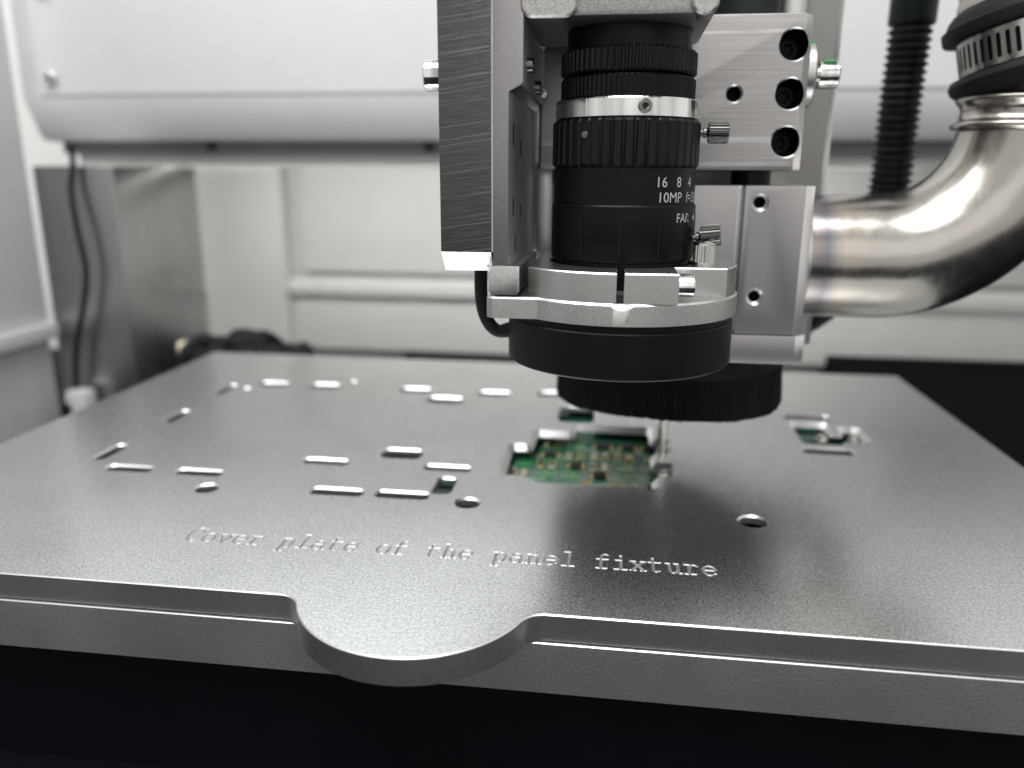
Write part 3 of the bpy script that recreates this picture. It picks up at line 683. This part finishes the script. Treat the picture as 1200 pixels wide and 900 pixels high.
# ================================================================== steel elbow pipe
PX, PZ, PY, PR, BR = 80.0, 70.8, 268.0, 19.4, 41.6
ep = thing('elbow_pipe', 'polished stainless steel elbow pipe welded to the dust hood', 'pipe', (54, PY, 51))
pts = [(54.4+i*1.6, PY, PZ) for i in range(16)]
pts += [(PX+BR*math.sin(t), PY, PZ+BR-BR*math.cos(t)) for t in [PI/2*i/28 for i in range(29)]]
pts += [(PX+BR, PY, PZ+BR+i) for i in (.5, 1)]
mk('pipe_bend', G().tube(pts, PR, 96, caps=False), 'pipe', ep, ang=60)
T = Matrix.Translation((PX+BR, PY, PZ+BR)) @ Matrix.Rotation(math.radians(2.5), 4, 'Y')
g = G().lathe([(19.2, -4.4), (20.4, -4.0), (21.5, -3.2), (21.7, -2.4), (21.2, -1.7), (20.3, -1.1), (19.6, .2), (19.4, 1.8), (19.9, 3.2), (20.9, 4.1), (21.3, 4.8), (21.1, 5.5), (20.3, 6.1), (19.6, 7), (19.6, 16)], (0, 0, 0), (0, 0, 1), 96).xform(T)
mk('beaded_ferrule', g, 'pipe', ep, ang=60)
g = G(); rr = random.Random(5)
for k in range(60):
    a = 2*PI*k/60; q = 19.7+rr.uniform(-.15, .25)
    g.lathe([(0, -.8), (1.0, -.5), (1.25, 0), (.9, .7), (0, 1.1)], (58.2+rr.uniform(-.3, .3), PY+q+rr.uniform(-.2, .2)*math.cos(a), PZ+q*math.sin(a)), (1, .4*math.cos(a), .4*math.sin(a)), 8)
mk('weld_bead', g, 'pipe', ep, ang=60)
mk('pipe_collar', G().lathe([(19.5, 53.7-57.6), (20.4, 53.7-57.6), (20.4, -.6), (20.1, 0), (19.3, .2)], (57.6, PY, PZ), (1, 0, 0), 72), 'silver', ep)

# hose coupling with slotted band
T = Matrix.Translation((PX+BR+1.2, PY, PZ+BR+14)) @ Matrix.Rotation(math.radians(-5), 4, 'X') @ Matrix.Rotation(math.radians(-12), 4, 'Y')
hc = thing('hose_coupling', 'black rubber hose cuff with slotted steel band at the top right', 'hose coupling', (PX+BR, PY, PZ+BR+10))
g = G().lathe([(19.8, -4.5), (22.5, -3.6), (24.8, -1.2), (25.2, .6), (24.4, 2.2), (21.3, 2.8), (20.6, 3), (20.6, 13), (21.4, 13.4), (25.2, 13.6), (25.4, 14.2), (25.4, 16.6), (24.2, 17.2), (23.4, 19), (22, 20.6), (20.3, 21.5)], (0, 0, 0), (0, 0, 1), 96).xform(T)
mk('rubber_cuff', g, 'rubber', hc)
n = 54; RB = 21.6; Lc = 2*PI*RB
hol = [rrect((i+.26)*Lc/n, (i+.74)*Lc/n, 4.6, 11.4, .55, 3) for i in range(n)]
outl = [(Lc*i/108, 3.1) for i in range(109)]+[(Lc*i/108, 12.9) for i in range(108, -1, -1)]
g = G(); plate(g, outl, hol, RB+.25, RB-.35, 0, 0, lambda u, v, w_: (w_*math.cos(u/RB), w_*math.sin(u/RB), v), (0, 0, 0), False); g.xform(T)
mk('slotted_band', g, 'screw', hc, ang=30)
g = G().lathe([(19.5, 19), (20.6, 22.6), (19.4, 26), (20.8, 28.5), (19.4, 31), (20.8, 33.5), (19.4, 36), (20.8, 38.5), (19.4, 41), (20.8, 43.5), (19.4, 60)], (0, 0, 0), (0, 0, 1), 72).xform(T)
mk('ribbed_hose', g, 'hose', hc, ang=70)

# corrugated conduit
cc = thing('corrugated_conduit', 'black corrugated cable conduit hanging behind the steel pipe', 'conduit', (99, 320, 38))
cpth = spline([(100.2, 320, 149), (99.6, 320, 120), (99.4, 320, 92), (96, 319, 74), (86, 316, 57), (73, 310, 46), (58, 302, 42)], 60)
rads = []; acc = 0
for i, p in enumerate(cpth):
    if i: acc += (p-cpth[i-1]).length
    rads.append(6.75+.6*max(-1, min(1, 2.2*math.sin(2*PI*acc/2.7))))
mk('corrugated_tube', G().tube(cpth, rads, 24), 'conduit', cc, ang=40)
mk('top_sleeve', G().lathe([(0, 148), (7.6, 148), (7.9, 148.5), (7.9, 230)], (100.2, 320, 0), (0, 0, 1), 40), 'sleeve', cc)

# ================================================================== things at the back left
sc_ = thing('steel_column', 'folded stainless steel sheet column at the back left', 'column', (-330, 480, -61))
g = G(); g.box(-352, -299.5, 450, 545, -61, 100, bev=1.2); mk('column_sheet', g, 'inox', sc_)
pc = spline([(-322, 447, 112), (-322, 446, 100), (-323, 443, 85), (-320, 440, 62), (-318, 440, 40), (-322, 440, 20), (-331, 441, -5), (-336, 442, -28), (-338, 443, -45), (-338, 444, -58)], 8)
tag(mk('power_cord', G().tube(pc, 1.7, 12), 'rubber', None), 'thin black cord hanging down the stainless column', 'cord')
pa = thing('cable_plug', 'small white plug box at the foot of the stainless column', 'plug', (-335, 440, -61))
mk('plug_body', G().box(-340, -326, 434, 446, -60.9, -36, bev=2.5), 'white', pa)
mk('plug_cap', G().box(-342, -336, 432.5, 440, -60.8, -44, bev=1), 'rubber', pa)

cbn = thing('cable_bundle', 'crumpled black cable bundle behind the far left corner of the plate', 'cable bundle', (-225, 450, -61))
rr = random.Random(21)
for k in range(9):
    x0 = -258+k*2; ctrl = [(x0+i*12+rr.uniform(-5, 5), 445+rr.uniform(-14, 14), (-16+rr.uniform(-4, 4)) + (13 if i in (1, 3) else 4)*rr.uniform(.3, 1)) for i in range(6)]
    mk('cable_loop', G().tube(spline([(x0, 446, -60)]+ctrl+[(ctrl[-1][0]+4, 446, -60)], 8), 4.2, 12), 'rubber', cbn)
mk('cable_lump', G().lathe([(0, 8), (9, 7), (13, 2), (14, -5), (12, -40)], (-222, 446, -4), (.2, 0, 1), 24), 'rubber', cbn)
rd_ = thing('cream_fitting', 'small cream fitting beside the black cable bundle', 'fitting', (-262, 452, -61))
mk('fitting_body', G().lathe([(0, 0), (4.5, 0), (5.2, 1), (5.2, 8), (4, 9), (4, 12), (0, 12)], (-266, 445, -9), (1, .25, .1), 28), 'cream', rd_)
mk('fitting_stem', G().lathe([(3, -50), (3, 0)], (-264, 447, -10), (0, 0, 1), 16), 'cream', rd_)

# pleated bellows at the right
g = G(); ys = np.arange(270, 560, 4.0); vs = []; fs = []
for i, y in enumerate(ys): vs += [(147, y, -24-(3.5 if i % 2 else 0)), (520, y, -24-(3.5 if i % 2 else 0)), (147, y, -60), (520, y, -60)]
for i in range(len(ys)-1): fs += [(4*i, 4*i+1, 4*i+5, 4*i+4), (4*i, 4*i+4, 4*i+6, 4*i+2)]
g.add(vs, fs)
be = thing('way_bellows', 'black pleated bellows lying to the right behind the plate', 'bellows', (330, 420, -61))
mk('pleats', g, 'bellows', be, ang=10)
mk('end_frame', G().box(146, 520, 556, 562, -60.5, -24, bev=.6), 'bed', be)
